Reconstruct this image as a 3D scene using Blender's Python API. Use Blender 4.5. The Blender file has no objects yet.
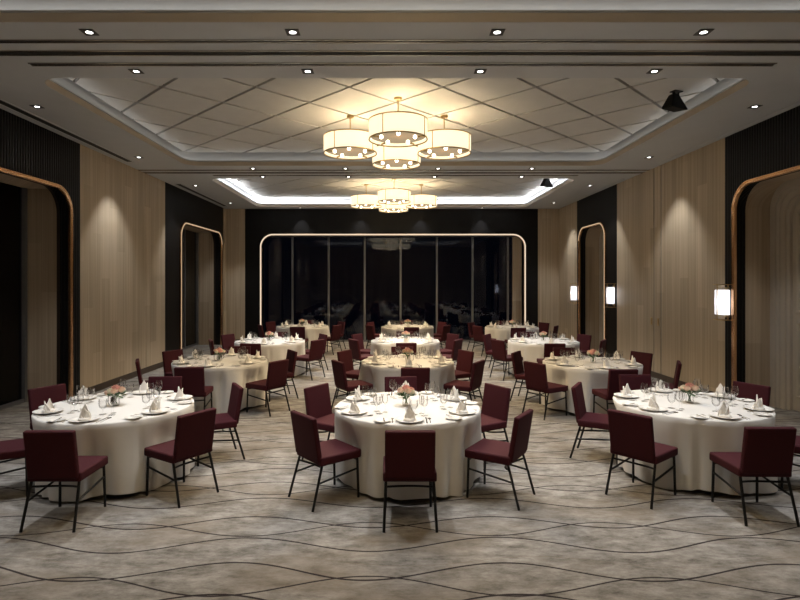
import bpy, bmesh, math, random
from math import sin, cos, pi, radians
from mathutils import Vector, Matrix
random.seed(7)
SC = bpy.context.scene
COL = SC.collection

# ------------------------------------------------------------------ camera, world, exposure
CAM_Z = 2.11
cam_d = bpy.data.cameras.new('camera'); cam = bpy.data.objects.new('camera', cam_d); COL.objects.link(cam)
cam.location = (0, 0, CAM_Z); cam.rotation_euler = (pi / 2, 0, 0)
cam_d.sensor_width = 36; cam_d.lens = 540 / 800 * 36
cam_d.shift_x = 11 / 800; cam_d.shift_y = -18 / 800
cam_d.clip_start = .05
SC.camera = cam
W = bpy.data.worlds.new('night'); SC.world = W; W.use_nodes = True
W.node_tree.nodes['Background'].inputs[0].default_value = (.10, .16, .32, 1)
W.node_tree.nodes['Background'].inputs[1].default_value = .012
SC.view_settings.view_transform = 'Standard'; SC.view_settings.look = 'None'
SC.view_settings.gamma = 1; SC.view_settings.use_curve_mapping = False
SC.view_settings.exposure = 0.14
SC.cycles.use_denoising = True
SC.cycles.max_bounces = 8
SC.cycles.sample_clamp_indirect = 4

P_ROW = 215       # ceiling downlights over the tables (W)
P_SIDE = 155       # downlights along the side walls
P_BULB_UP, P_BULB_DOWN = 27, 190
E_COVE_DIM, E_COVE_LIT = 1.5, 24.0
E_SHADE = .65
E_SCONCE = .45
COOL = (.97, .98, 1.0); WARM = (1.0, .76, .46)

# ------------------------------------------------------------------ materials
def nmat(name):
    m = bpy.data.materials.new(name); m.use_nodes = True
    return m, m.node_tree.nodes, m.node_tree.links, m.node_tree.nodes['Principled BSDF']
def mat(name, col, rough=.6, metal=0, spec=.5, noise=0, nscale=30, bump=0, sheen=0, emit=None, es=0):
    m, N, L, B = nmat(name)
    B.inputs['Base Color'].default_value = (*col, 1); B.inputs['Roughness'].default_value = rough
    B.inputs['Metallic'].default_value = metal; B.inputs['Specular IOR Level'].default_value = spec
    if sheen: B.inputs['Sheen Weight'].default_value = sheen
    if emit:
        B.inputs['Emission Color'].default_value = (*emit, 1); B.inputs['Emission Strength'].default_value = es
    if noise or bump:
        tc = N.new('ShaderNodeTexCoord'); nz = N.new('ShaderNodeTexNoise'); nz.inputs['Scale'].default_value = nscale
        nz.inputs['Detail'].default_value = 4
        L.new(tc.outputs['Object'], nz.inputs['Vector'])
        if noise:
            r = N.new('ShaderNodeValToRGB')
            r.color_ramp.elements[0].position = .3; r.color_ramp.elements[1].position = .7
            r.color_ramp.elements[0].color = (*[c * (1 - noise) for c in col], 1)
            r.color_ramp.elements[1].color = (*[min(1, c * (1 + noise)) for c in col], 1)
            L.new(nz.outputs['Fac'], r.inputs[0]); L.new(r.outputs[0], B.inputs['Base Color'])
        if bump:
            b = N.new('ShaderNodeBump'); b.inputs['Strength'].default_value = bump; b.inputs['Distance'].default_value = .01
            L.new(nz.outputs['Fac'], b.inputs['Height']); L.new(b.outputs[0], B.inputs['Normal'])
    return m
def math_node(N, L, op, a, b=None, c=None):
    n = N.new('ShaderNodeMath'); n.operation = op
    for i, v in enumerate((a, b, c)):
        if v is None: continue
        if isinstance(v, (int, float)): n.inputs[i].default_value = v
        else: L.new(v, n.inputs[i])
    return n.outputs[0]
def mixc(N, L, fac, a, b):
    n = N.new('ShaderNodeMix'); n.data_type = 'RGBA'
    if isinstance(fac, (int, float)): n.inputs[0].default_value = fac
    else: L.new(fac, n.inputs[0])
    for i, v in ((6, a), (7, b)):
        if isinstance(v, tuple): n.inputs[i].default_value = (*v, 1)
        else: L.new(v, n.inputs[i])
    return n.outputs[2]
def wood_mat(name, dark, light, width=.31, rough=.45):
    m, N, L, B = nmat(name)
    tc = N.new('ShaderNodeTexCoord'); sp = N.new('ShaderNodeSeparateXYZ'); L.new(tc.outputs['Object'], sp.inputs[0])
    h = math_node(N, L, 'ADD', sp.outputs[0], sp.outputs[1])
    idx = math_node(N, L, 'FLOOR', math_node(N, L, 'DIVIDE', h, width))
    zi = math_node(N, L, 'FLOOR', math_node(N, L, 'DIVIDE', math_node(N, L, 'ADD', sp.outputs[2], math_node(N, L, 'MULTIPLY', idx, .87)), 2.3))
    wn = N.new('ShaderNodeTexWhiteNoise'); wn.noise_dimensions = '2D'
    cb = N.new('ShaderNodeCombineXYZ'); L.new(idx, cb.inputs[0]); L.new(zi, cb.inputs[1]); L.new(cb.outputs[0], wn.inputs['Vector'])
    # streaky vertical grain
    cv = N.new('ShaderNodeCombineXYZ'); L.new(math_node(N, L, 'MULTIPLY', h, 26), cv.inputs[0])
    L.new(math_node(N, L, 'MULTIPLY', sp.outputs[2], .32), cv.inputs[2]); L.new(math_node(N, L, 'MULTIPLY', idx, 3.7), cv.inputs[1])
    nz = N.new('ShaderNodeTexNoise'); nz.inputs['Scale'].default_value = 1; nz.inputs['Detail'].default_value = 5; L.new(cv.outputs[0], nz.inputs['Vector'])
    cv2 = N.new('ShaderNodeCombineXYZ'); L.new(math_node(N, L, 'MULTIPLY', h, 7), cv2.inputs[0]); L.new(math_node(N, L, 'MULTIPLY', sp.outputs[2], .3), cv2.inputs[2])
    nz2 = N.new('ShaderNodeTexNoise'); nz2.inputs['Scale'].default_value = 1; L.new(cv2.outputs[0], nz2.inputs['Vector'])
    f = math_node(N, L, 'ADD', math_node(N, L, 'MULTIPLY', nz.outputs['Fac'], .95), math_node(N, L, 'MULTIPLY', nz2.outputs['Fac'], .5))
    f = math_node(N, L, 'ADD', math_node(N, L, 'MULTIPLY', wn.outputs['Value'], .30), math_node(N, L, 'SUBTRACT', f, .38))
    c = mixc(N, L, f, dark, light)
    # fine joint between boards
    fr = math_node(N, L, 'FRACT', math_node(N, L, 'DIVIDE', h, width))
    j = math_node(N, L, 'LESS_THAN', fr, .012)
    c = mixc(N, L, math_node(N, L, 'MULTIPLY', j, .35), c, tuple(x * .45 for x in dark))
    L.new(c, B.inputs['Base Color']); B.inputs['Roughness'].default_value = rough; B.inputs['Specular IOR Level'].default_value = .35
    return m
def ribbed_mat(name, col):
    m, N, L, B = nmat(name)
    tc = N.new('ShaderNodeTexCoord'); sp = N.new('ShaderNodeSeparateXYZ'); L.new(tc.outputs['Object'], sp.inputs[0])
    h = math_node(N, L, 'ADD', sp.outputs[0], sp.outputs[1])
    fr = math_node(N, L, 'FRACT', math_node(N, L, 'DIVIDE', h, .06))
    t = math_node(N, L, 'ABSOLUTE', math_node(N, L, 'SUBTRACT', fr, .5))
    t = math_node(N, L, 'SMOOTH_MIN', math_node(N, L, 'MULTIPLY', t, 4), 1, .3)
    b = N.new('ShaderNodeBump'); b.inputs['Strength'].default_value = .8; b.inputs['Distance'].default_value = .02
    L.new(t, b.inputs['Height']); L.new(b.outputs[0], B.inputs['Normal'])
    c = mixc(N, L, t, tuple(x * .35 for x in col), col); L.new(c, B.inputs['Base Color'])
    B.inputs['Roughness'].default_value = .45; B.inputs['Specular IOR Level'].default_value = .18
    return m
def carpet_mat():
    m, N, L, B = nmat('carpet')
    tc = N.new('ShaderNodeTexCoord'); sp = N.new('ShaderNodeSeparateXYZ'); L.new(tc.outputs['Object'], sp.inputs[0])
    X, Y = sp.outputs[0], sp.outputs[1]
    nzl = N.new('ShaderNodeTexNoise'); nzl.inputs['Scale'].default_value = .55; nzl.inputs['Detail'].default_value = 1
    L.new(tc.outputs['Object'], nzl.inputs['Vector'])
    wob = math_node(N, L, 'MULTIPLY', math_node(N, L, 'SUBTRACT', nzl.outputs['Fac'], .5), .16)
    Yw = math_node(N, L, 'ADD', Y, wob)
    w = 2 * pi / 2.05
    def fam(A, phase, base, sp_, wdt, k=1.0, drift=0.0):
        ph = math_node(N, L, 'ADD', math_node(N, L, 'MULTIPLY', math_node(N, L, 'ADD', X, phase), w * k), math_node(N, L, 'MULTIPLY', Y, drift))
        v = math_node(N, L, 'ADD', Yw, math_node(N, L, 'MULTIPLY', math_node(N, L, 'COSINE', ph), A))
        u = math_node(N, L, 'DIVIDE', math_node(N, L, 'SUBTRACT', v, base), sp_)
        d = math_node(N, L, 'ABSOLUTE', math_node(N, L, 'SUBTRACT', math_node(N, L, 'FRACT', math_node(N, L, 'ADD', u, .5)), .5))
        return math_node(N, L, 'LESS_THAN', math_node(N, L, 'MULTIPLY', d, sp_), wdt)
    l1 = fam(.115, .16, 3.93, .41, .0095)
    l2 = fam(-.125, .16, 3.74, .87, .008)
    l3 = fam(-.07, .5, 4.07, .62, .004, 1.0, .3)
    lines = math_node(N, L, 'MAXIMUM', l1, l2)
    # mottled, slightly streaked pile
    mp = N.new('ShaderNodeMapping'); mp.inputs['Scale'].default_value = (1.0, 2.2, 1); L.new(tc.outputs['Object'], mp.inputs[0])
    n1 = N.new('ShaderNodeTexNoise'); n1.inputs['Scale'].default_value = 3.4; n1.inputs['Detail'].default_value = 9; n1.inputs['Roughness'].default_value = .76
    L.new(mp.outputs[0], n1.inputs['Vector'])
    n2 = N.new('ShaderNodeTexNoise'); n2.inputs['Scale'].default_value = .8; n2.inputs['Detail'].default_value = 2; L.new(mp.outputs[0], n2.inputs['Vector'])
    n3 = N.new('ShaderNodeTexNoise'); n3.inputs['Scale'].default_value = 160; L.new(tc.outputs['Object'], n3.inputs['Vector'])
    r = N.new('ShaderNodeValToRGB'); e = r.color_ramp.elements
    e[0].position = .34; e[0].color = (.085, .076, .065, 1); e[1].position = .66; e[1].color = (.37, .352, .325, 1)
    L.new(n1.outputs['Fac'], r.inputs[0])
    br = N.new('ShaderNodeValToRGB'); br.color_ramp.elements[0].position = .48; br.color_ramp.elements[1].position = .62
    L.new(n2.outputs['Fac'], br.inputs[0])
    c = mixc(N, L, math_node(N, L, 'MULTIPLY', br.outputs[0], .5), r.outputs[0], (.19, .158, .122))
    c = mixc(N, L, math_node(N, L, 'MULTIPLY', l3, .4), c, (.16, .12, .085))
    c = mixc(N, L, math_node(N, L, 'MULTIPLY', n3.outputs['Fac'], .2), c, (.2, .18, .16))
    c = mixc(N, L, math_node(N, L, 'MULTIPLY', lines, .9), c, (.012, .007, .010))
    L.new(c, B.inputs['Base Color']); B.inputs['Roughness'].default_value = .95; B.inputs['Specular IOR Level'].default_value = .1
    b = N.new('ShaderNodeBump'); b.inputs['Strength'].default_value = .3; b.inputs['Distance'].default_value = .004
    L.new(n3.outputs['Fac'], b.inputs['Height']); L.new(b.outputs[0], B.inputs['Normal'])
    return m
def glass_mat(name, tint=(1, 1, 1), refl=1.0, ior=1.45, base=.04):
    m, N, L, B = nmat(name); N.remove(B)
    out = N['Material Output']
    tr = N.new('ShaderNodeBsdfTransparent'); tr.inputs[0].default_value = (*tint, 1)
    gl = N.new('ShaderNodeBsdfGlossy'); gl.inputs['Roughness'].default_value = .02
    fr = N.new('ShaderNodeFresnel'); fr.inputs[0].default_value = ior
    f = math_node(N, L, 'ADD', math_node(N, L, 'MULTIPLY', fr.outputs[0], refl), base); f.node.use_clamp = True
    mx = N.new('ShaderNodeMixShader'); L.new(f, mx.inputs[0]); L.new(tr.outputs[0], mx.inputs[1]); L.new(gl.outputs[0], mx.inputs[2])
    L.new(mx.outputs[0], out.inputs[0])
    return m
def shade_mat(name, col, es, ecol):
    m, N, L, B = nmat(name); N.remove(B); out = N['Material Output']
    tc = N.new('ShaderNodeTexCoord'); nz = N.new('ShaderNodeTexNoise'); nz.inputs['Scale'].default_value = 60; L.new(tc.outputs['Object'], nz.inputs['Vector'])
    df = N.new('ShaderNodeBsdfDiffuse'); df.inputs[0].default_value = (*col, 1)
    tl = N.new('ShaderNodeBsdfTranslucent'); tl.inputs[0].default_value = (*col, 1)
    em = N.new('ShaderNodeEmission'); em.inputs[0].default_value = (*ecol, 1)
    L.new(math_node(N, L, 'MULTIPLY', math_node(N, L, 'ADD', math_node(N, L, 'MULTIPLY', nz.outputs['Fac'], .2), .9), es), em.inputs[1])
    mx = N.new('ShaderNodeMixShader'); mx.inputs[0].default_value = .5
    L.new(df.outputs[0], mx.inputs[1]); L.new(tl.outputs[0], mx.inputs[2])
    ad = N.new('ShaderNodeAddShader'); L.new(mx.outputs[0], ad.inputs[0]); L.new(em.outputs[0], ad.inputs[1])
    L.new(ad.outputs[0], out.inputs[0])
    return m
def emit_mat(name, col, s):
    m, N, L, B = nmat(name); N.remove(B)
    em = N.new('ShaderNodeEmission'); em.inputs[0].default_value = (*col, 1); em.inputs[1].default_value = s
    L.new(em.outputs[0], N['Material Output'].inputs[0]); return m

M = dict(
    carpet=carpet_mat(),
    ceiling=mat('ceiling_paint', (.545, .56, .575), .55, noise=.02, nscale=3),
    panel=mat('ceiling_panel_paint', (.62, .615, .60), .7, noise=.03, nscale=5),
    band=mat('champagne_band', (.50, .43, .34), .45, noise=.02, nscale=5),
    groove=mat('panel_backing', (.10, .09, .08), .8),
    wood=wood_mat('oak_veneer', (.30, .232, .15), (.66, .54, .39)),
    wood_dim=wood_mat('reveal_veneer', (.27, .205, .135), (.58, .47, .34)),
    dark=ribbed_mat('ribbed_dark_panel', (.009, .008, .0075)),
    darkplain=mat('dark_lacquer', (.006, .0055, .0055), .45, spec=.2, noise=.15, nscale=4),
    brownjamb=mat('dark_brown_lining', (.028, .017, .011), .35),
    bronze=mat('bronze', (.80, .48, .27), .22, 1.0, noise=.05, nscale=8),
    brass=mat('brass', (.62, .45, .22), .3, 1.0, noise=.04, nscale=20),
    steel=mat('track_metal', (.55, .53, .50), .25, 1.0, noise=.05, nscale=10),
    alu=mat('grey_aluminium', (.20, .20, .21), .4, .6, noise=.05, nscale=10),
    slot=mat('slot_black', (.008, .008, .008), .6),
    base=mat('baseboard_brown', (.055, .036, .022), .45, noise=.1, nscale=9),
    doorp=mat('door_paint', (.46, .41, .34), .5, noise=.04, nscale=4),
    nightglass=glass_mat('night_glass', (.5, .55, .65), 1.0, 1.5, .0),
    cup=glass_mat('clear_glass', (.99, .99, .99), .40, 1.45, .02),
    cloth=mat('ivory_tablecloth', (.61, .595, .565), .9, noise=.02, nscale=6),
    napkin=mat('white_napkin', (.80, .77, .72), .9, noise=.02, nscale=20),
    china=mat('white_china', (.78, .76, .72), .18, noise=.01, nscale=10),
    cutlery=mat('cutlery_steel', (.55, .55, .56), .16, 1.0, noise=.03, nscale=40),
    fabric=mat('burgundy_fabric', (.043, .0042, .0080), .8, spec=.25, noise=.14, nscale=120, bump=.15),
    blacksteel=mat('black_steel', (.004, .004, .0045), .5, spec=.3, noise=.1, nscale=30),
    blackplastic=mat('black_plastic', (.003, .003, .003), .6, spec=.2, noise=.1, nscale=30),
    shade=shade_mat('lamp_shade_fabric', (.80, .76, .66), E_SHADE, (1, .86, .62)),
    diffuser=shade_mat('lamp_diffuser', (.16, .12, .08), .30, (1, .80, .52)),
    bulb=emit_mat('bulb_glow', (1, .86, .62), 9),
    lens=emit_mat('downlight_lens', (1, .97, .92), 10),
    cove_dim=emit_mat('cove_strip_dim', (1, .96, .90), E_COVE_DIM),
    cove_near=emit_mat('cove_strip_soft', (1, .95, .88), 3.2),
    cove_lit=emit_mat('cove_strip_bright', (.95, .97, 1), E_COVE_LIT),
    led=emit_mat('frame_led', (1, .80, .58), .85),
    painted_sheen=emit_mat('frame_painted_sheen', (1, .70, .42), .55),  # glowing colour standing in for reflections on the bronze frames
    sconce=shade_mat('sconce_glass', (.8, .8, .82), E_SCONCE, (.93, .93, 1)),
    table=mat('table_laminate', (.12, .08, .05), .5, noise=.1),
    leaf=mat('leaf_green', (.035, .085, .022), .5, noise=.3, nscale=60),
    stem=mat('stem_green', (.05, .11, .03), .5, noise=.2, nscale=60),
    rose_pink=mat('rose_pink', (.80, .42, .36), .7, noise=.15, nscale=60),
    rose_peach=mat('rose_peach', (.86, .62, .48), .7, noise=.12, nscale=60),
    rose_white=mat('rose_cream', (.85, .80, .66), .7, noise=.06, nscale=60),
)

# ------------------------------------------------------------------ mesh helpers
class MB:
    def __init__(s): s.bm = bmesh.new()
    def box(s, x0, x1, y0, y1, z0, z1, bevel=0, seg=2):
        bm = bmesh.new(); bmesh.ops.create_cube(bm, size=1)
        for v in bm.verts: v.co = Vector(((x0 + x1) / 2 + v.co.x * (x1 - x0), (y0 + y1) / 2 + v.co.y * (y1 - y0), (z0 + z1) / 2 + v.co.z * (z1 - z0)))
        if bevel: bmesh.ops.bevel(bm, geom=list(bm.edges), offset=bevel, segments=seg, profile=.7, affect='EDGES')
        s.add(bm); return s
    def add(s, bm, mx=None):
        if mx is not None: bmesh.ops.transform(bm, matrix=mx, verts=bm.verts)
        me = bpy.data.meshes.new('t'); bm.to_mesh(me); bm.free(); s.bm.from_mesh(me); bpy.data.meshes.remove(me)
    def tube(s, pts, r, n=8, caps=True):
        pts = [Vector(p) for p in pts]; rings = []
        for i, p in enumerate(pts):
            t = (pts[min(i + 1, len(pts) - 1)] - pts[max(i - 1, 0)]).normalized()
            up = Vector((0, 0, 1)) if abs(t.z) < .9 else Vector((0, 1, 0))
            a = t.cross(up).normalized(); b = a.cross(t)
            rr = r[i] if isinstance(r, (list, tuple)) else r
            rings.append([s.bm.verts.new(p + rr * (cos(2 * pi * k / n) * a + sin(2 * pi * k / n) * b)) for k in range(n)])
        for A, B in zip(rings, rings[1:]):
            for k in range(n): s.bm.faces.new((A[k], A[(k + 1) % n], B[(k + 1) % n], B[k]))
        if caps: s.bm.faces.new(rings[0][::-1]); s.bm.faces.new(rings[-1])
        return s
    def lathe(s, prof, n=24, c=(0, 0, 0), close=False):
        rings = []
        for r, z in prof:
            if r < 1e-5: rings.append([s.bm.verts.new((c[0], c[1], c[2] + z))])
            else: rings.append([s.bm.verts.new((c[0] + r * cos(2 * pi * k / n), c[1] + r * sin(2 * pi * k / n), c[2] + z)) for k in range(n)])
        prs = list(zip(rings, rings[1:])) + ([(rings[-1], rings[0])] if close else [])
        for A, B in prs:
            for k in range(n):
                k2 = (k + 1) % n
                if len(A) == 1 and len(B) == 1: continue
                if len(A) == 1: s.bm.faces.new((A[0], B[k2], B[k]))
                elif len(B) == 1: s.bm.faces.new((A[k], A[k2], B[0]))
                else: s.bm.faces.new((A[k], A[k2], B[k2], B[k]))
        return s
    def sphere(s, c, r, seg=12, rings=8, sc=(1, 1, 1)):
        bm = bmesh.new(); bmesh.ops.create_uvsphere(bm, u_segments=seg, v_segments=rings, radius=r)
        s.add(bm, Matrix.Translation(c) @ Matrix.Diagonal((*sc, 1))); return s
    def plate(s, loops, tomap, depth):
        """flat shape from 2D loops (first outer, rest holes), extruded; tomap(u,v,w)->xyz"""
        bm = bmesh.new(); es = []
        for lp in loops:
            vs = [bm.verts.new((u, v, 0)) for u, v in lp]
            es += [bm.edges.new((vs[i], vs[(i + 1) % len(vs)])) for i in range(len(vs))]
        r = bmesh.ops.triangle_fill(bm, edges=es, use_beauty=True, use_dissolve=False)
        fs = list(bm.faces)
        if depth:
            ext = bmesh.ops.extrude_face_region(bm, geom=fs)
            for v in ext['geom']:
                if isinstance(v, bmesh.types.BMVert): v.co.z += depth
        for v in bm.verts: v.co = Vector(tomap(*v.co))
        bmesh.ops.recalc_face_normals(bm, faces=bm.faces)
        s.add(bm); return s
    def sweep(s, path, prof, tomap, closed=False):
        """path in a plane (u,v); profile (a,b): a along the in-plane normal, b out of the plane"""
        n = len(path); rings = []
        for i in range(n):
            p = Vector(path[i])
            if closed: d0 = p - Vector(path[i - 1]); d1 = Vector(path[(i + 1) % n]) - p
            else:
                d0 = p - Vector(path[max(i - 1, 0)]); d1 = Vector(path[min(i + 1, n - 1)]) - p
                if i == 0: d0 = d1
                if i == n - 1: d1 = d0
            d0 = d0.normalized(); d1 = d1.normalized(); t = (d0 + d1).normalized()
            nn = Vector((-t.y, t.x)); k = 1 / max(.5, t.dot(d1))
            rings.append([s.bm.verts.new(tomap(p.x + nn.x * a * k, p.y + nn.y * a * k, b)) for a, b in prof])
        m = len(prof); prs = list(zip(rings, rings[1:])) + ([(rings[-1], rings[0])] if closed else [])
        for A, B in prs:
            for k in range(m): s.bm.faces.new((A[k], A[(k + 1) % m], B[(k + 1) % m], B[k]))
        if not closed: s.bm.faces.new(rings[0]); s.bm.faces.new(rings[-1][::-1])
        return s
    def mesh(s, name, m, smooth=None):
        bmesh.ops.recalc_face_normals(s.bm, faces=s.bm.faces)
        me = bpy.data.meshes.new(name); s.bm.to_mesh(me); s.bm.free()
        me.materials.append(m)
        if smooth is not None:
            me.polygons.foreach_set('use_smooth', [True] * len(me.polygons))
            if smooth < 180: me.set_sharp_from_angle(angle=radians(smooth))
        me.update(); return me
    def build(s, name, m, parent=None, smooth=None):
        o = bpy.data.objects.new(name, s.mesh(name, m, smooth)); COL.objects.link(o)
        if parent: o.parent = parent
        return o
def tag(o, label, cat, group=None, kind=None):
    o['label'] = label; o['category'] = cat
    if group: o['group'] = group
    if kind: o['kind'] = kind
    return o
def struct(o): o['kind'] = 'structure'; return o
def empty(name, loc=(0, 0, 0), rz=0):
    o = bpy.data.objects.new(name, None); COL.objects.link(o); o.location = loc; o.rotation_euler = (0, 0, rz); o.empty_display_size = .1
    return o
def copy_tree(o, parent=None):
    c = o.copy(); COL.objects.link(c)
    if parent: c.parent = parent
    for ch in list(o.children): copy_tree(ch, c)
    return c
def arc(cx, cy, r, a0, a1, n=8):
    return [(cx + r * cos(radians(a0 + (a1 - a0) * i / n)), cy + r * sin(radians(a0 + (a1 - a0) * i / n))) for i in range(n + 1)]
def rrect(x0, x1, y0, y1, r, n=8):
    return arc(x1 - r, y0 + r, r, -90, 0, n) + arc(x1 - r, y1 - r, r, 0, 90, n) + arc(x0 + r, y1 - r, r, 90, 180, n) + arc(x0 + r, y0 + r, r, 180, 270, n)
def arch(u0, u1, top, r, bottom=0, n=10):     # up one side, over, down the other
    return [(u0, bottom)] + arc(u0 + r, top - r, r, 180, 90, n) + arc(u1 - r, top - r, r, 90, 0, n) + [(u1, bottom)]

# ------------------------------------------------------------------ the room
XL, XR, YB, YF, H = -5.64, 5.86, 18.6, -.75, 4.63
MOD = 6.48
COFF = [(2.72, 0), (9.20, 1), (15.68, 2)]
CX0, CX1, CHALF = -4.40, 4.60, 2.525

f = MB().box(XL - 1.2, XR + 1.2, YF - .3, YB + 1.2, -.12, 0).build('floor', M['carpet']); struct(f)

# ceiling with its three coffers
CT = 4.63 + .31
cb = MB()
holes = [rrect(CX0, CX1, cy - CHALF, cy + CHALF, .32) for cy, _ in COFF]
cb.plate([[(XL - .05, YF - .1), (XR + .05, YF - .1), (XR + .05, YB + .05), (XL - .05, YB + .05)]] + holes, lambda u, v, w: (u, v, H + w), .10)
ceil = cb.build('ceiling', M['ceiling']); struct(ceil)
def clip_poly(poly, inside, inter):
    out = []
    for i in range(len(poly)):
        a, b = poly[i - 1], poly[i]
        ia, ib = inside(a), inside(b)
        if ia != ib: out.append(inter(a, b))
        if ib: out.append(b)
    return out
def clip_rect(poly, x0, x1, y0, y1):
    for ax, lim, sgn in ((0, x0, 1), (0, x1, -1), (1, y0, 1), (1, y1, -1)):
        if not poly: return poly
        def ins(p): return (p[ax] - lim) * sgn >= -1e-9
        def itr(a, b):
            t = (lim - a[ax]) / (b[ax] - a[ax]); return (a[0] + t * (b[0] - a[0]), a[1] + t * (b[1] - a[1]))
        poly = clip_poly(poly, ins, itr)
    return poly
for cy, i in COFF:
    mb = MB()                                        # cove walls behind the lip, and the lid above the panels
    path = rrect(CX0 - .13, CX1 + .13, cy - CHALF - .13, cy + CHALF + .13, .45)
    mb.sweep(path, [(0, H + .095), (0, H + .42), (-.03, H + .42), (-.03, H + .095)], lambda u, v, w: (u, v, w), True)
    mb.build('coffer_cove', M['ceiling'], ceil, 40)
    MB().sweep(rrect(CX0, CX1, cy - CHALF, cy + CHALF, .32), [(-.004, H + .004), (.008, H + .004), (.008, H + .090), (-.004, H + .090)], lambda u, v, w: (u, v, w), True).build('coffer_band', M['band'], ceil, 40)
    lip = MB().sweep(rrect(CX0, CX1, cy - CHALF, cy + CHALF, .32), [(-.014, H + .10), (.012, H + .10), (.012, H + .118), (-.014, H + .118)], lambda u, v, w: (u, v, w), True)
    lip.build('coffer_lip', M['ceiling'], ceil, 40)
    MB().plate([path], lambda u, v, w: (u, v, CT + .045 + w), .03).build('panel_backing', M['groove'], ceil)
    st = MB().sweep(rrect(CX0 - .05, CX1 + .05, cy - CHALF - .05, cy + CHALF + .05, .37), [(-.03, H + .102), (.02, H + .102), (.02, H + .112), (-.03, H + .112)], lambda u, v, w: (u, v, w), True)
    st.build('cove_light_strip', M[('cove_near', 'cove_dim', 'cove_lit')[i]], ceil)
    pn = MB(); s = 1.36; g = .034
    for a in range(-7, 8):
        for b in range(-7, 8):
            # diamond cell between lines X+d and X-d
            p0, p1 = (CX0 + CX1) / 2 + cy + (a - .5) * s + g, (CX0 + CX1) / 2 + cy + (a + .5) * s - g
            q0, q1 = (CX0 + CX1) / 2 - cy + (b - .5) * s + g, (CX0 + CX1) / 2 - cy + (b + .5) * s - g
            poly = [((p + q) / 2, (p - q) / 2) for p, q in ((p0, q0), (p1, q0), (p1, q1), (p0, q1))]
            poly = clip_rect(poly, CX0 - .06, CX1 + .06, cy - CHALF - .06, cy + CHALF + .06)
            if len(poly) < 3: continue
            A = [pn.bm.verts.new((x, y, CT)) for x, y in poly]; B = [pn.bm.verts.new((x, y, CT + .044)) for x, y in poly]
            pn.bm.faces.new(A); n = len(A)
            for k in range(n): pn.bm.faces.new((A[k], A[(k + 1) % n], B[(k + 1) % n], B[k]))
    pn.build('lattice_panels', M['panel'], ceil)

# side walls: wood bays and dark bays with rounded portals
def side(name, X, sgn, segs, base_segs):
    root = empty(name); struct(root)
    tm = lambda u, v, w: (X + sgn * w, u, v)
    for y0, y1, kind, portal in segs:
        out = [(y0, 0)]
        if portal: out += arch(portal[0], portal[1], 3.74, .42)
        out += [(y1, 0), (y1, H + .02), (y0, H + .02)]
        MB().plate([out], tm, .18).build('wood_panel' if kind == 'wood' else 'ribbed_panel', M[kind], root)
    for y0, y1 in base_segs:
        MB().plate([[(y0, 0), (y1, 0), (y1, .13), (y0, .13)]], lambda u, v, w: (X - sgn * w, u, v), .015).build('baseboard', M['base'], root)
    return root
PW = [(6.0, 9.55), (14.57, 18.12)]      # window portals in the left wall
PD = [(7.05, 9.15), (14.6, 16.6)]       # door portals in the right wall
wl = side('wall_left', XL, -1, [(YF, 3.4, 'wood', None), (3.4, 5.6, 'wood', None), (5.6, 9.86, 'dark', PW[0]), (9.86, 12.52, 'wood', None), (12.55, 13.6, 'wood', None), (13.6, 18.36, 'dark', PW[1]), (18.36, YB, 'wood', None)], [(YF, 5.6), (9.86, 13.6)])
wr = side('wall_right', XR, 1, [(YF, 5.6, 'wood', None), (5.6, 9.42, 'dark', PD[0]), (9.42, 11.62, 'wood', None), (11.66, 11.93, 'wood', None), (11.97, 13.88, 'wood', None), (13.88, 16.83, 'dark', PD[1]), (16.83, YB, 'wood', None)], [(YF, 5.6), (9.42, 13.88), (16.83, YB)])
for root, X, sgn, ys in ((wl, XL, -1, ((12.52, 12.55),)), (wr, XR, 1, ((11.62, 11.66), (11.93, 11.97)))):
    for a, b in ys: MB().box(min(X + sgn * .012, X + sgn * .1), max(X + sgn * .012, X + sgn * .1), a, b, 0, H).build('joint_strip', M['alu'], root)
# back wall
bk = empty('wall_back'); struct(bk)
WX0, WX1 = -4.41, 4.68
tmb = lambda u, v, w: (u, YB + w, v)
for x0, x1, k in ((XL - .2, -4.96, 'wood'), (5.13, XR + .2, 'wood')):
    MB().plate([[(x0, 0), (x1, 0), (x1, H + .02), (x0, H + .02)]], tmb, .18).build('wood_panel', M[k], bk)
    MB().plate([[(max(x0, XL), 0), (min(x1, XR), 0), (min(x1, XR), .13), (max(x0, XL), .13)]], lambda u, v, w: (u, YB - w, v), .015).build('baseboard', M['base'], bk)
MB().plate([[(-4.96, 0)] + arch(WX0, WX1, 3.74, .42) + [(5.13, 0), (5.13, H + .02), (-4.96, H + .02)]], tmb, .18).build('dark_panel', M['darkplain'], bk)
wf = MB().box(XL - .3, XR + .3, YF - .2, YF, 0, H + .02).build('wall_front', M['wood']); struct(wf)

# portal frames: bronze profile running up, round the corners and over
PROF = [(-.034, -.01), (-.034, .030), (-.024, .042), (-.006, .042), (.0, .032), (.006, .032), (.012, .042), (.026, .042), (.036, .030), (.036, -.01)]
def portal_frame(parent, tm, u0, u1):
    return MB().sweep(arch(u0, u1, 3.74, .42, 0, 14), PROF, tm).build('portal_frame', M['bronze'], parent, 35)
tmL = lambda u, v, w: (XL + w, u, v)
tmR = lambda u, v, w: (XR - w, u, v)
tmK = lambda u, v, w: (u, YB - w, v)
# back window
win = empty('window_1'); struct(win)
portal_frame(win, tmK, WX0, WX1)
led = MB().sweep(arch(WX0 + .0, WX1 - .0, 3.74, .42, 0, 14), [(-.022, .040), (-.022, .047), (.022, .047), (.022, .040)], tmK).build('glow_strip', M['led'], win)
GY = YB + .50
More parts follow.
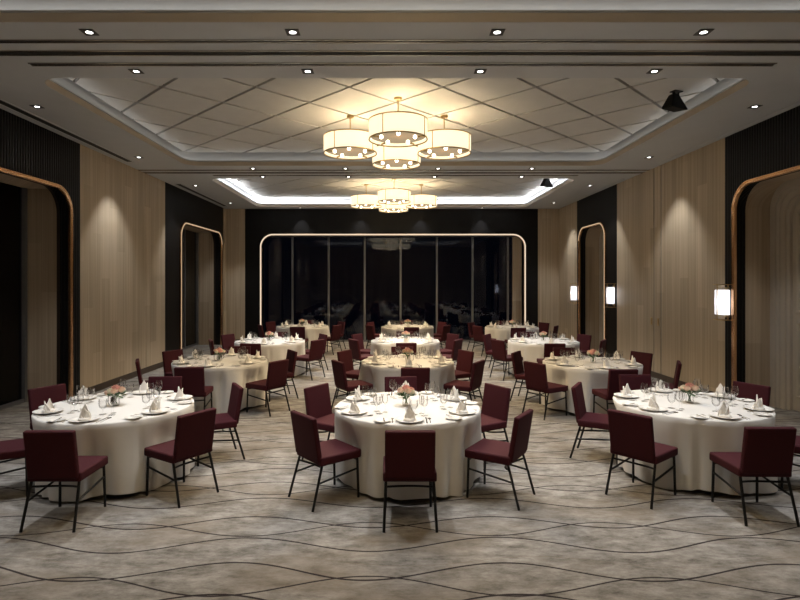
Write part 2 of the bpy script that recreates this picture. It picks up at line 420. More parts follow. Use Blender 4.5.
# lining, soffit, floor to ceiling panes and mullions
MB().sweep(arch(WX0 - .02, WX1 + .02, 3.76, .44, 0, 10), [(0, -.17), (0, -.62), (.04, -.62), (.04, -.17)], tmK).build('window_lining', M['darkplain'], win, 40)
mx = [-4.42, -3.41, -2.13, -.86, .41, 1.69, 2.95, 4.2, 4.70]
for x in mx[1:-1]:
    MB().box(x - .033, x + .033, GY - .05, GY + .05, 0, 3.76, .006).build('mullion', M['alu'], win, 40)
MB().box(WX0, WX1, GY - .04, GY + .04, 0, .06).box(WX0, WX1, GY - .04, GY + .04, 3.70, 3.76).build('rail', M['alu'], win)
for a, b in zip(mx, mx[1:]):
    MB().box(a + .033, b - .033, GY - .004, GY + .004, .05, 3.72).build('pane', M['nightglass'], win)
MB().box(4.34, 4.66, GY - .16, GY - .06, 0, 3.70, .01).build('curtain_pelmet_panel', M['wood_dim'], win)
# left windows
for n, (u0, u1) in enumerate(PW):
    w = empty('window_%d' % (n + 2)); struct(w)
    portal_frame(w, tmL, u0, u1)
    if n == 1: MB().sweep(arch(u0, u1, 3.74, .42, 0, 14)[:-2], [(-.016, .040), (-.016, .047), (.016, .047), (.016, .040)], tmL).build('glow_strip', M['painted_sheen'], w)  # no lamp here: added glow imitates light reflected by the bronze frame
    MB().sweep(arch(u0 - .02, u1 + .02, 3.76, .44, 0, 10), [(0, .0), (0, -.25), (.04, -.25), (.04, 0)], tmL).build('window_lining', M['brownjamb'], w, 40)
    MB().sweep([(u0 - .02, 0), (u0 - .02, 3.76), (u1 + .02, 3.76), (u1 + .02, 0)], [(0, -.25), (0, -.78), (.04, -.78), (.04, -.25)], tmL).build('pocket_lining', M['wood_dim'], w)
    gx = XL - .80
    for y in (u0 + .02, u0 + 1.2, u0 + 2.35, u1 - .05):
        MB().box(gx - .04, gx + .06, y - .035, y + .035, 0, 3.78, .006).build('mullion', M['alu'], w, 40)
    MB().box(gx - .004, gx + .004, u0 - .05, u1 + .05, 0, 3.8).build('pane', M['nightglass'], w)
    MB().box(gx - .03, gx + .05, u0, u1, 0, .06).build('rail', M['alu'], w)
# right doors
for n, (u0, u1) in enumerate(PD):
    d = empty('door_%d' % (n + 1)); struct(d)
    portal_frame(d, tmR, u0, u1)
    if n == 1: MB().sweep(arch(u0, u1, 3.74, .42, 0, 14)[:-2], [(-.016, .040), (-.016, .047), (.016, .047), (.016, .040)], tmR).build('glow_strip', M['painted_sheen'], d)  # added glowing line paints in the room lights mirrored by the bronze
    MB().sweep(arch(u0 - .02, u1 + .02, 3.76, .44, 0, 10), [(0, 0), (0, -.17), (.04, -.17), (.04, 0)], tmR).build('door_lining', M['brownjamb'], d, 40)
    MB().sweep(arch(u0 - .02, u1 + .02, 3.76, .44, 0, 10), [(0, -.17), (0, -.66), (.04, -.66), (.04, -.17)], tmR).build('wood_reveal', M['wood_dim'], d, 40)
    # stepped round-cornered architraves around a pair of panelled leaves
    for k, (ins, dep, wd) in enumerate(((.0, -.62, .10), (.10, -.66, .05), (.15, -.69, .09), (.24, -.73, .05))):
        MB().sweep(arch(u0 + ins - .02, u1 - ins + .02, 3.76 - ins, .44 - ins * .3, 0, 10), [(-wd, dep), (-wd, dep - .06), (.03, dep - .06), (.03, dep + .012), (-wd * .5, dep + .012)], tmR).build('architrave', M['doorp'], d, 40)
    v0, v1 = u0 + .26, u1 - .26; mid = (v0 + v1) / 2
    for a, b in ((v0, mid - .004), (mid + .004, v1)):
        leaf = MB().box(XR + .78, XR + .83, a, b, .01, 3.50, .004).build('door_leaf', M['doorp'], d)
        for z0, z1 in ((.25, 1.45), (1.62, 3.25)):
            MB().sweep([(a + .12, z0), (b - .12, z0), (b - .12, z1), (a + .12, z1)], [(-.025, -.785), (-.025, -.765), (0, -.758), (.02, -.77), (.02, -.785)], tmR, True).build('panel_moulding', M['doorp'], leaf)
        hy = mid - .07 if a == v0 else mid + .07
        MB().tube([(XR + .74, hy, .95), (XR + .74, hy, 1.35)], .012).tube([(XR + .785, hy, .98), (XR + .74, hy, .98)], .008).tube([(XR + .785, hy, 1.32), (XR + .74, hy, 1.32)], .008).build('door_handle', M['brass'], leaf, 40)
    MB().box(XR + .86, XR + .9, u0 - .1, u1 + .1, 0, 3.9).build('door_backing', M['darkplain'], d)
# recessed pulls of the folding partition pocket
for y in (11.75, 12.05):
    o = MB().box(XR - .012, XR + .005, y - .03, y + .03, 1.16, 1.32, .008).box(XR - .016, XR, y - .012, y + .012, 1.19, 1.29, .004).build('pocket_pull', M['brass'], None, 40)
    tag(o, 'small brass pull on the right wall panel, %s the double joint' % ('between the lines of' if y < 12 else 'just beyond'), 'handle', 'brass pulls on the wall panel')

# ------------------------------------------------------------------ ceiling fittings
def xstrip(name, x0, x1, y, w, m, lab, cat, dz=.004):
    root = empty(name, ((x0 + x1) / 2, y, H)); hw = (x1 - x0) / 2
    MB().box(-hw, hw, -w / 2, w / 2, -dz, .002).build('slot', M['slot'], root)
    MB().box(-hw, hw, -w / 2 - .022, -w / 2, -.012, .002, .003).build('rail', M['steel'], root, 40)
    MB().box(-hw, hw, w / 2, w / 2 + .022, -.012, .002, .003).build('rail', M['steel'], root, 40)
    return tag(root, lab, cat)
for y, nm in ((5.95, 'nearest'), (12.45, 'farther')):
    xstrip('partition_track', XL, XR, y - .02, .085, 0, 'wide black partition track across the ceiling, the %s one' % ('nearer' if nm == 'nearest' else 'one between the two lit coffers'), 'track').__setitem__('group', 'ceiling partition tracks')
    xstrip('partition_track', XL, XR, y - .31, .03, 0, 'thin ceiling groove in front of the %s partition track' % nm, 'track')
    xstrip('linear_diffuser', -4.15, 4.46, y + .29, .04, 0, 'thin linear air slot with rounded ends behind the %s partition track' % nm, 'vent')
def yslot(x, y0, y1, w, lab):
    root = empty('linear_diffuser', (x, (y0 + y1) / 2, H)); hl = (y1 - y0) / 2
    MB().box(-w / 2, w / 2, -hl, hl, -.004, .002).build('slot', M['slot'], root)
    for sg in (-1, 1): MB().box(sg * w / 2 - .012, sg * w / 2 + .012, -hl, hl, -.012, .002, .003).build('frame', M['ceiling'], root, 40)
    tag(root, lab, 'vent', 'long slot diffusers along the walls')
yslot(-5.42, 6.3, 11.3, .15, 'long black slot diffuser in the ceiling along the nearer left wall')
yslot(-5.42, 13.9, 17.9, .15, 'long black slot diffuser in the ceiling above the farther left window')
yslot(5.74, 6.3, 11.3, .03, 'narrow shadow slot in the ceiling along the nearer right wall')
yslot(5.74, 13.2, 17.9, .03, 'narrow shadow slot in the ceiling along the farther right wall')

def downlight(x, y, power, size, lab, grp):
    o = empty('ceiling_downlight', (x, y, H))
    bm = MB(); a = .068
    bm.plate([[(-a, -a), (a, -a), (a, a), (-a, a)], arc(0, 0, .034, 0, 360, 20)[:-1]], lambda u, v, w: (u, v, -.001 - w), .007)
    bm.build('trim_plate', DLT, o)
    MB().lathe([(0, -.004), (.034, -.004), (.034, 0), (0, 0)], 20).build('lens', M['lens'], o)
    l = bpy.data.lights.new('downlight_beam', 'SPOT'); l.energy = power; l.color = COOL
    l.spot_size = radians(size); l.spot_blend = .55; l.shadow_soft_size = .035
    lo = bpy.data.objects.new('downlight_beam', l); COL.objects.link(lo); lo.parent = o; lo.location = (0, 0, -.012)
    tag(o, lab, 'light', grp)
DLT = mat('downlight_trim', (.012, .012, .012), .35)
ORD = ['leftmost', 'second from left', 'third from left', 'rightmost']
for y, nm in ((5.44, 'in front of the nearer partition track'), (6.45, 'behind the nearer partition track'), (11.98, 'in front of the farther partition track'),
              (12.92, 'behind the farther partition track'), (18.36, 'in front of the back window')):
    for k, x in enumerate((-3.02, -.97, 1.09, 3.17)):
        downlight(x, y, P_ROW * (.35 if y > 18 else 1), 74 if y < 18 else 70, 'black trimmed ceiling downlight %s, %s' % (nm, ORD[k]), 'row downlights')
for x, sd in ((-5.05, 'left'), (5.25, 'right')):
    for y, nm in ((1.27, 'behind the viewer'), (4.42, 'before the first portal'), (7.75, 'at the nearer portal'), (10.9, 'at the wood wall'), (14.1, 'at the near side of the farther portal'), (17.2, 'nearest the back wall')):
        downlight(x, y, P_SIDE, 78, 'ceiling downlight along the %s wall, %s' % (sd, nm), 'wall side downlights')

# chandelier drums
def make_drum():
    o = empty('drum_pendant', (0, 0, 0))
    R_, h = .45, .285
    sh = MB().lathe([(R_, 0), (R_, h), (R_ - .006, h), (R_ - .006, 0)], 48, close=True).build('lamp_shade', M['shade'], o, 40)
    fr = MB()
    for z in (0, h): fr.lathe([(R_ + .006, z - .008), (R_ + .006, z + .008), (R_ - .010, z + .008), (R_ - .010, z - .008)], 48, close=True)
    fr.build('rim', M['brass'], o, 40)
    for k in range(4):
        a = pi / 4 + k * pi / 2 + .25
        MB().tube([((R_ + .004) * cos(a), (R_ + .004) * sin(a), 0), ((R_ + .004) * cos(a), (R_ + .004) * sin(a), h)], .007, 6).build('strap', M['brass'], o, 60)
    MB().lathe([(0, .05), (R_ - .02, .05), (R_ - .02, .056), (0, .056)], 40).build('diffuser', M['diffuser'], o, 40)
    ar = MB()
    for k in range(3):
        a = k * pi / 3 + .2
        ar.tube([(-R_ * cos(a), -R_ * sin(a), h - .004), (R_ * cos(a), R_ * sin(a), h - .004)], .006, 6)
    ar.build('spider', M['brass'], o, 60)
    for k in range(5):
        a = k * 2 * pi / 5 + .94; r = .27
        b = MB().sphere((r * cos(a), r * sin(a), .018), .030, 14, 10).build('bulb', M['bulb'], o, 180)
        MB().tube([((r + .03) * cos(a), (r + .03) * sin(a), .02), ((R_ - .01) * cos(a), (R_ - .01) * sin(a), .02)], .014, 8).build('lamp_holder', M['brass'], b, 60)
    MB().tube([(0, 0, .17), (0, 0, CT - Z_DRUM)], .009, 8).build('rod', M['brass'], o, 60)
    MB().lathe([(0, CT - Z_DRUM - .03), (.06, CT - Z_DRUM - .03), (.065, CT - Z_DRUM), (0, CT - Z_DRUM)], 20).build('ceiling_rose', M['brass'], o, 40)
    l = bpy.data.lights.new('pendant_glow', 'POINT'); l.energy = P_BULB_UP; l.color = WARM; l.shadow_soft_size = .07
    lo = bpy.data.objects.new('pendant_glow', l); COL.objects.link(lo); lo.parent = o; lo.location = (0, 0, .15)
    l = bpy.data.lights.new('pendant_beam', 'SPOT'); l.energy = P_BULB_DOWN; l.color = WARM; l.shadow_soft_size = .03
    l.spot_size = radians(128); l.spot_blend = .6
    lo = bpy.data.objects.new('pendant_beam', l); COL.objects.link(lo); lo.parent = o; lo.location = (0, 0, .03)
    return o
Z_DRUM = 4.30
drum = make_drum(); first = True
for cy, i in COFF[::-1]:
    for dx, dy, nm in ((0, -.9, 'nearest drum'), (-.80, 0, 'left drum'), (.80, 0, 'right drum'), (0, .9, 'farthest drum')):
        o = drum if first else copy_tree(drum); first = False
        o.location = (.14 + dx, cy + dy, Z_DRUM)
        if i == 0:                              # this cluster is dimmed
            for ch in o.children:
                if ch.name.startswith('pendant_beam'): ch.data = ch.data.copy(); ch.data.energy = P_BULB_DOWN * .2
        tag(o, 'glowing cream drum pendant, %s of the cluster in the %s coffer' % (nm, ('unseen front', 'nearer visible', 'farther bright-edged')[i]), 'lamp', ('front', 'nearer', 'farther')[i] + ' cluster of drum pendants')

# loudspeakers hung in the coffers' right side
def make_speaker():
    o = empty('hanging_speaker', (0, 0, 0))
    bm = bmesh.new()
    A = [bm.verts.new(p) for p in ((-.15, -.11, -.27), (.15, -.13, -.30), (.13, .12, -.27), (-.12, .13, -.24))]
    B = [bm.verts.new(p) for p in ((-.05, -.06, -.05), (.04, -.05, -.05), (.04, .05, -.05), (-.05, .05, -.05))]
    bm.faces.new(A); bm.faces.new(B)
    for k in range(4): bm.faces.new((A[k], A[(k + 1) % 4], B[(k + 1) % 4], B[k]))
    bmesh.ops.bevel(bm, geom=list(bm.edges), offset=.012, segments=2, affect='EDGES')
    mb = MB(); mb.add(bm); mb.build('cabinet', M['blackplastic'], o, 40)
    MB().box(-.01, .01, -.02, .02, -.07, .0).build('bracket', M['blacksteel'], o)
    MB().box(.085, .095, -.012, .012, -.18, .0).build('bracket', M['blacksteel'], o)
    MB().box(-.03, .13, -.05, .05, -.012, 0).build('mount_plate', M['blacksteel'], o)
    return o
sp = make_speaker()
for k, y in enumerate((8.0, 14.48)):
    o = sp if k == 0 else copy_tree(sp)
    o.location = (4.22, y, CT); o.rotation_euler = (0, 0, radians(20))
    tag(o, 'black wedge loudspeaker hung in the %s coffer by its right edge' % ('nearer' if k == 0 else 'farther bright-edged'), 'speaker', 'hanging loudspeakers')

# wall sconces
def make_sconce():
    o = empty('wall_sconce', (0, 0, 0))          # local: wall at x=0, room towards -x
    MB().box(-.03, 0, -.05, .05, -.26, .26, .004).build('back_plate', M['brass'], o)
    MB().box(-.17, -.035, -.115, .115, -.215, .215, .02, 3).build('lamp_shade', M['sconce'], o, 40)
    fr = MB()
    for z in (-.305, .305):
        fr.box(-.19, -.012, -.125, -.115, z - .005, z + .005).box(-.19, -.012, .115, .125, z - .005, z + .005)
        fr.box(-.195, -.185, -.125, .125, z - .005, z + .005).box(-.012, -.002, -.125, .125, z - .005, z + .005)
    fr.box(-.198, -.186, -.007, .007, -.31, .31)
    fr.box(-.01, 0, -.02, .02, -.31, .31)
    fr.build('frame', M['brass'], o)
    l = bpy.data.lights.new('sconce_glow', 'POINT'); l.energy = 1.7; l.color = (.88, .91, 1); l.shadow_soft_size = .03
    lo = bpy.data.objects.new('sconce_glow', l); COL.objects.link(lo); lo.parent = o; lo.location = (-.10, 0, 0)
    return o
sc_ = make_sconce()
for k, (y, nm) in enumerate(((9.33, 'beside the nearer door portal'), (14.04, 'on the near side of the farther door portal'), (16.85, 'on the far side of the farther door portal'))):
    o = sc_ if k == 0 else copy_tree(sc_)
    o.location = (XR, y, 1.76); tag(o, 'white lit box sconce with brass frame %s' % nm, 'lamp', 'wall sconces')

# ------------------------------------------------------------------ furniture prototypes
R_T, Z_T = .785, .755
def make_chair():
    o = empty('banquet_chair')
    MB().box(-.232, .232, -.225, .24, .392, .474, .022, 3).build('seat', M['fabric'], o, 60)
    bm = bmesh.new(); bmesh.ops.create_cube(bm, size=1)
    for v in bm.verts: v.co = Vector((v.co.x * .43, v.co.y * .05, v.co.z * .425))
    bmesh.ops.bevel(bm, geom=list(bm.edges), offset=.018, segments=3, profile=.7, affect='EDGES')
    mb = MB(); mb.add(bm, Matrix.Translation((0, -.250, .638)) @ Matrix.Rotation(radians(9), 4, 'X')); mb.build('backrest', M['fabric'], o, 60)
    for sx in (-1, 1):
        MB().tube([(sx * .205, .205, .40), (sx * .212, .215, 0)], .0125, 8).build('leg', M['blacksteel'], o, 60)
        MB().tube([(sx * .205, -.19, .42), (sx * .224, -.31, 0)], .0125, 8).build('leg', M['blacksteel'], o, 60)
        MB().tube([(sx * .207, .208, .285), (sx * .213, -.243, .235)], .010, 8).build('side_rail', M['blacksteel'], o, 60)
    MB().tube([(-.205 + .41 * t, -.205 + .10 * sin(pi * t), .345 - .03 * sin(pi * t)) for t in [i / 10 for i in range(11)]], .010, 8).build('curved_brace', M['blacksteel'], o, 60)
    MB().tube([(-.20, .20, .375), (.20, .20, .375)], .010, 8).build('front_rail', M['blacksteel'], o, 60)
    return o
def lathe_obj(name, prof, m, n=24, sm=40): return MB().lathe(prof, n).build(name, m, None, sm)
def make_napkin(var):
    mb = MB(); rnd = random.Random(var)
    def blade(c, ang, w, h, lean, th=.010):
        # curved pointed leaf of cloth
        bm = bmesh.new(); rows = 6; grid = []
        for i in range(rows + 1):
            t = i / rows; hw = w * (1 - t ** 1.6) * .5 + .002; row = []
            for j in range(5):
                u = j / 4 * 2 - 1
                row.append(Vector((u * hw, lean * t + .018 * (1 - u * u) * (1 - t), h * t)))
            grid.append(row)
        F = [[bm.verts.new(p) for p in r] for r in grid]; Bk = [[bm.verts.new(p + Vector((0, -th, 0))) for p in r] for r in grid]
        for i in range(rows):
            for j in range(4):
                bm.faces.new((F[i][j], F[i][j + 1], F[i + 1][j + 1], F[i + 1][j])); bm.faces.new((Bk[i][j], Bk[i + 1][j], Bk[i + 1][j + 1], Bk[i][j + 1]))
            bm.faces.new((F[i][0], F[i + 1][0], Bk[i + 1][0], Bk[i][0])); bm.faces.new((F[i][4], Bk[i][4], Bk[i + 1][4], F[i + 1][4]))
        for j in range(4):
            bm.faces.new((F[0][j], Bk[0][j], Bk[0][j + 1], F[0][j + 1])); bm.faces.new((F[rows][j], F[rows][j + 1], Bk[rows][j + 1], Bk[rows][j]))
        mb.add(bm, Matrix.Translation(c) @ Matrix.Rotation(ang, 4, 'Z'))
    mb.lathe([(0, 0), (.062, 0), (.066, .012), (.058, .026), (.03, .034), (0, .036)], 16)
    blade((0, .008, .01), 0, .125, .150 + rnd.uniform(-.01, .012), .012)
    blade((.012, -.012, .01), pi + .35, .115, .120, .024)
    blade((-.026, .0, .01), pi / 2 + .5, .10, .110 + rnd.uniform(-.01, .015), .020)
    blade((.030, .002, .01), -pi / 2 - .3, .095, .095, .024)
    return mb.build('folded_napkin', M['napkin'], None, 50)
def make_vase():
    o = empty('flower_vase'); rnd = random.Random(3)
    MB().lathe([(0, 0), (.038, 0), (.046, .02), (.044, .09), (.040, .095), (.038, .09), (.040, .022), (0, .012)], 20).build('glass_vase', M['cup'], o, 50)
    st = MB()
    for k in range(7):
        a = k * .9; st.tube([(.018 * cos(a + 2), .018 * sin(a + 2), .016), (.012 * cos(a), .012 * sin(a), .08), (.04 * cos(a), .04 * sin(a), .14)], .003, 5)
    st.build('stems', M['stem'], o, 60)
    lf = MB()
    for k in range(20):
        a = rnd.uniform(0, 2 * pi); e = rnd.uniform(-.3, .7); L_ = rnd.uniform(.05, .085); c = Vector((.045 * cos(a), .045 * sin(a), .115))
        d = Vector((cos(a) * cos(e), sin(a) * cos(e), sin(e))); sd = Vector((-sin(a), cos(a), 0)) * L_ * .3; up = sd.cross(d).normalized() * .006
        v = [lf.bm.verts.new(p) for p in (c, c + d * L_ * .5 + sd, c + d * L_, c + d * L_ * .5 - sd, c + d * L_ * .5 + up * 2)]
        for q in range(4): lf.bm.faces.new((v[q], v[(q + 1) % 4], v[4]))
    lf.build('leaves', M['leaf'], o)
    spots = [(0, 0, .185, .042, 'rose_pink'), (.055, .01, .165, .036, 'rose_white'), (-.05, .03, .17, .036, 'rose_peach'), (-.03, -.05, .16, .038, 'rose_pink'),
             (.03, -.052, .155, .034, 'rose_white'), (.035, .055, .165, .034, 'rose_peach'), (-.075, -.01, .15, .03, 'rose_white'), (.08, -.03, .145, .027, 'rose_peach')]
    for x, y, z, r, m in spots:
        b = MB(); nl = 5
        for q in range(nl):                    # nested opening petals
            rr = r * (1 - q * .17); zz = z + q * r * .10
            n = 10; rings = []
            for t in (0, .35, .7, 1.0):
                rad = rr * (.35 + .75 * sin(t * 1.9)); h = -r * .7 + t * r * 1.25
                rings.append([b.bm.verts.new((x + rad * (1 + .10 * sin(3 * (2 * pi * k / n) + q * 1.3)) * cos(2 * pi * k / n + q * .5), y + rad * (1 + .10 * sin(3 * (2 * pi * k / n) + q * 1.3)) * sin(2 * pi * k / n + q * .5), zz + h + .004 * sin(5 * k + q))) for k in range(n)])
            for A, B in zip(rings, rings[1:]):
                for k in range(n): b.bm.faces.new((A[k], A[(k + 1) % n], B[(k + 1) % n], B[k]))
            b.bm.faces.new(rings[0][::-1])
        b.sphere((x, y, z + r * .2), r * .45, 8, 6)
        b.build('rose', M[m], o, 80)
    return o
def make_wine():
    o = empty('wine_glass')
    MB().lathe([(0, .0), (.034, 0), (.034, .003), (.006, .010), (.0045, .02), (.0045, .085), (.010, .092)], 20).build('stem', M['cup'], o, 50)
    MB().lathe([(.010, .092), (.030, .108), (.039, .135), (.037, .17), (.031, .205), (.0295, .205), (.0355, .17), (.0375, .135), (.029, .110), (0, .096)], 20).build('bowl', M['cup'], o, 50)
    return o
def make_goblet():
    o = empty('water_goblet')
    MB().lathe([(0, .0), (.036, 0), (.036, .003), (.008, .010), (.006, .02), (.006, .05), (.012, .056)], 20).build('stem', M['cup'], o, 50)
    MB().lathe([(.012, .056), (.034, .075), (.041, .10), (.041, .155), (.0395, .155), (.0395, .10), (.033, .077), (0, .06)], 20).build('bowl', M['cup'], o, 50)
    return o
def flat_tool(name, outline, th=.003):
    return MB().plate([outline], lambda u, v, w: (u, v, w), th).build(name, M['cutlery'], None)
def fork_outline():
    p = [(-.004, -.10), (.004, -.10), (.005, -.03), (.003, .02), (.011, .045)]
    for k in range(4):
        x = .011 - k * .0063
        p += [(x, .095), (x - .003, .095)]
        if k < 3: p += [(x - .0035, .06), (x - .0058, .06)]
    return p + [(-.011, .045), (-.003, .02), (-.005, -.03)]
chair = make_chair()
plate_o = lathe_obj('dinner_plate', [(0, 0), (.075, 0), (.085, .006), (.138, .018), (.140, .021), (.136, .022), (.088, .011), (.075, .006), (0, .006)], M['china'], 40)
bread_o = lathe_obj('bread_plate', [(0, 0), (.045, 0), (.052, .004), (.082, .012), (.084, .014), (.080, .0145), (.052, .008), (.045, .004), (0, .004)], M['china'], 32)
napkins = [make_napkin(k) for k in range(3)]
vase = make_vase(); wine = make_wine(); white = copy_tree(wine); white.name = 'white_wine_glass'; white.scale = (.8, .8, .93); goblet = make_goblet()
fork = flat_tool('fork', fork_outline())
knife = flat_tool('knife', [(-.006, -.11), (.006, -.11), (.007, -.02), (.004, -.01), (.009, .0), (.010, .09), (.004, .118), (-.004, .11), (-.004, -.01), (-.007, -.02)])
spoon = flat_tool('spoon', [(-.004, -.10), (.004, -.10), (.003, .035)] + [(.018 * cos(radians(a)), .068 + .030 * sin(radians(a))) for a in range(-70, 251, 20)] + [(-.003, .035)])
spreader = flat_tool('butter_knife', [(-.004, -.075), (.004, -.075), (.004, .0), (.009, .02), (.008, .06), (.0, .072), (-.004, .05), (-.004, 0)])

def make_table(name_loc):
    o = empty('banquet_table', name_loc)
    MB().lathe([(0, .715), (R_T - .05, .715), (R_T - .04, .722), (R_T - .04, .742), (R_T - .05, .748), (0, .748)], 64).build('tabletop', M['table'], o, 40)
    MB().tube([(0, 0, .05), (0, 0, .715)], .05, 14).build('pedestal', M['blacksteel'], o, 60)
    for k in range(4):
        a = k * pi / 2 + .4
        MB().tube([(.03 * cos(a), .03 * sin(a), .07), (.5 * cos(a), .5 * sin(a), .03), (.58 * cos(a), .58 * sin(a), .012)], .014, 8).build('foot', M['blacksteel'], o, 60)
    return o
def make_cloth(seed, seats):
    rnd = random.Random(seed); mb = MB(); n = 180; rings = []
    ph = [rnd.uniform(0, 6.28) for _ in range(8)]
    def fold(a):
        return .85 * (.022 * sin(9 * a + ph[0]) + .024 * sin(14 * a + ph[1]) * (.6 + .4 * sin(3 * a + ph[4])) + .018 * sin(23 * a + ph[2]) * (.5 + .5 * sin(2 * a + ph[5])) + .014 * sin(5 * a + ph[3])) - .034 * max(0, sin(7 * a + ph[0])) ** 8 - .030 * max(0, sin(11 * a + ph[1])) ** 8
    def radius(a, t):
        z = (Z_T - .012) * (1 - t)
        free = R_T + .006 + (fold(a) + .012 + .065 * max(0, cos(4 * (a - ph[7]))) ** 6) * min(1, t * 1.3) ** 1.2
        best = free
        for sa, dist in seats:                  # the seats tucked under the edge press the cloth in
            d = (a - sa + pi) % (2 * pi) - pi
            if abs(d) < .55:
                k = min(1, t / .36); k = k * k * (3 - 2 * k)
                w = min(1, max(0, (.52 - abs(d)) / .17)); w = w * w * (3 - 2 * w)
                chord = (dist - .030) / cos(d) + min(fold(a), .008) * .9
                best = min(best, free + (chord - free) * k * w)
        return best
    for r in (.25, .5, .7, R_T - .03): rings.append([(r * cos(2 * pi * k / n), r * sin(2 * pi * k / n), Z_T) for k in range(n)])
    rings.append([((R_T - .004) * cos(2 * pi * k / n), (R_T - .004) * sin(2 * pi * k / n), Z_T - .002) for k in range(n)])
    rings.append([((R_T + .006) * cos(2 * pi * k / n), (R_T + .006) * sin(2 * pi * k / n), Z_T - .012) for k in range(n)])
    T = 12
    for i in range(1, T + 1):
        t = i / T; ring = []
        for k in range(n):
            a = 2 * pi * k / n; hem = .035 + .018 * sin(4 * a + ph[6]) + .012 * sin(7 * a + ph[7])
            rr = radius(a, t)
            z = (Z_T - .012) * (1 - t) + hem * t
            ring.append((rr * cos(a), rr * sin(a), z))
        rings.append(ring)
    V = [[mb.bm.verts.new(p) for p in r] for r in rings]; c = mb.bm.verts.new((0, 0, Z_T))
    for k in range(n): mb.bm.faces.new((c, V[0][k], V[0][(k + 1) % n]))
    for A, B in zip(V, V[1:]):
        for k in range(n): mb.bm.faces.new((A[k], B[k], B[(k + 1) % n], A[(k + 1) % n]))
    o = mb.build('tablecloth', M['cloth'], None, 180)
    return o

TABLES = [(-2.98, 5.93, 'front left'), (.20, 5.91, 'front centre'), (3.36, 6.05, 'front right'),
          (-2.90, 9.30, 'second-row left'), (.316, 9.27, 'second-row centre'), (3.41, 9.10, 'second-row right'),
          (-2.73, 12.40, 'third-row left'), (.375, 12.50, 'third-row centre'), (3.54, 12.40, 'third-row right'),
          (-2.64, 16.5, 'back-row left'), (.56, 16.4, 'back-row centre'), (3.68, 16.2, 'back-row right')]
SEATS = [(-90, 'near seat'), (-30, 'near right seat'), (30, 'far right seat'), (90, 'far seat'), (150, 'far left seat'), (210, 'near left seat')]
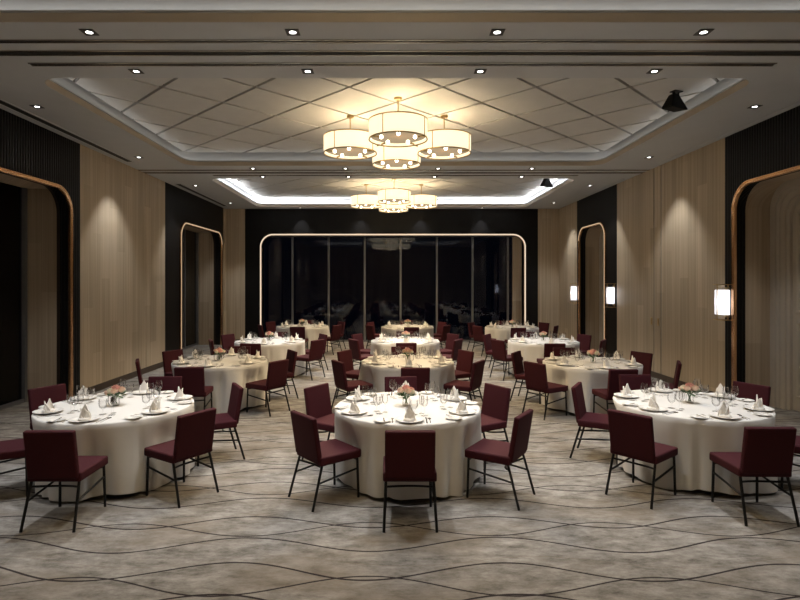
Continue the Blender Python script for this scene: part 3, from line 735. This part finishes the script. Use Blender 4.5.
# seats of the front tables as they stand: angle, distance of the chair, sideways shift, turn
FRONT = {0: {0: (-90, 1.07, .10, 0), 1: (-31, 1.03, 0, -2)},
         1: {0: (-90, 1.05, -.02, 0), 1: (-33, 1.03, 0, 0), 2: (31, 1.03, 0, 0), 4: (148, 1.0, 0, 0), 5: (216, .99, 0, 3)},
         2: {0: (-91, 1.08, -.025, 0), 5: (219, 1.06, 0, 0), 4: (150, .93, 0, 0)}}
SHIFT = {3: -.13, 5: -.09, 6: -.12, 9: .09, 8: -.10, 11: -.17}     # near chairs not quite square to their tables
used = set()
def take(proto, key):
    if key not in used: used.add(key); return proto
    return copy_tree(proto)
for ti, (tx, ty, tn) in enumerate(TABLES):
    rnd = random.Random(100 + ti)
    tb = make_table((tx, ty, 0)); tag(tb, 'round pedestal banquet table under the cloth of the %s table' % tn, 'table', 'round banquet tables')
    ov = FRONT.get(ti, {}); lean = SHIFT.get(ti, 0); seats = []
    for si, (ph, sn) in enumerate(SEATS):
        pa, pr, pl, pj = ov.get(si, (ph + rnd.uniform(-3, 3), 1.03 + rnd.uniform(-.02, .03), 0, rnd.uniform(-4, 4)))
        if si == 0: pl += lean
        seats.append((ph, sn, pa, pr, pl, pj))
    tc = make_cloth(ti * 11 + 5, [(radians(p[2]), p[3] - .245) for p in seats]); tc.location = (tx, ty, 0)
    tag(tc, 'long ivory cloth draped to the carpet over the %s round table' % tn, 'tablecloth', 'ivory tablecloths')
    vs = take(vase, 'vase'); vs.location = (tx + rnd.uniform(-.03, .03), ty + rnd.uniform(-.03, .03), Z_T); vs.rotation_euler = (0, 0, rnd.uniform(0, 6.28))
    tag(vs, 'glass vase of pink and cream roses in the middle of the %s table' % tn, 'flowers', 'table centrepieces')
    for ph, sn, pa, pr, pl, pj in seats:
        a = radians(ph); inw = a + pi / 2          # local +Y looks to the table centre
        def put(o, lx, r, z, rot=0, ang=None):
            a = radians(ph if ang is None else ang); inw = a + pi / 2
            # local frame: x to the sitter's right, r distance from the centre
            cx = tx + r * cos(a) - lx * sin(a) * 1.0; cy_ = ty + r * sin(a) + lx * cos(a)
            o.location = (cx, cy_, z); o.rotation_euler = (0, 0, inw + rot)
        c = take(chair, 'chair'); put(c, pl, pr, 0, radians(pj), pa)
        tag(c, 'burgundy upholstered chair with black steel legs, %s of the %s table' % (sn, tn), 'chair', 'burgundy banquet chairs')
        p = take(plate_o, 'plate'); put(p, 0, .645, Z_T + .001); tag(p, 'white dinner plate under a folded napkin, %s, %s table' % (sn, tn), 'plate', 'dinner plates')
        v = rnd.randrange(3); nk = take(napkins[v], 'napkin%d' % v); put(nk, 0, .645, Z_T + .0075, rnd.uniform(-.6, .6)); nk.scale = (.92, .92, .9); tag(nk, 'white napkin folded to points on the plate, %s, %s table' % (sn, tn), 'napkin', 'folded napkins')
        b = take(bread_o, 'bread'); put(b, -.265, .66, Z_T + .001); tag(b, 'small white side plate left of the %s, %s table' % (sn, tn), 'plate', 'side plates')
        q = take(spreader, 'spreader'); put(q, -.25, .66, Z_T + .0155, .1); tag(q, 'small butter knife across the side plate, %s, %s table' % (sn, tn), 'knife', 'butter knives')
        q = take(fork, 'fork'); put(q, -.165, .63, Z_T + .001); tag(q, 'silver fork beside the dinner plate, %s, %s table' % (sn, tn), 'fork', 'forks')
        q = take(knife, 'knife'); put(q, .165, .63, Z_T + .001); tag(q, 'silver table knife beside the dinner plate, %s, %s table' % (sn, tn), 'knife', 'table knives')
        q = take(spoon, 'spoon'); put(q, .20, .63, Z_T + .001); tag(q, 'silver spoon outside the table knife, %s, %s table' % (sn, tn), 'spoon', 'spoons')
        q = take(wine, 'wine'); put(q, .16, .44, Z_T + .001); tag(q, 'tall stemmed wine glass behind the %s setting of the %s table' % (sn, tn), 'glass', 'wine glasses')
        q = take(white, 'white'); put(q, .135, .355, Z_T + .001); tag(q, 'narrow stemmed glass nearest the flowers, %s, %s table' % (sn, tn), 'glass', 'narrow stemmed glasses')
        q = take(goblet, 'goblet'); put(q, .055, .41, Z_T + .001); tag(q, 'short water goblet beside the wine glass, %s, %s table' % (sn, tn), 'glass', 'water goblets')
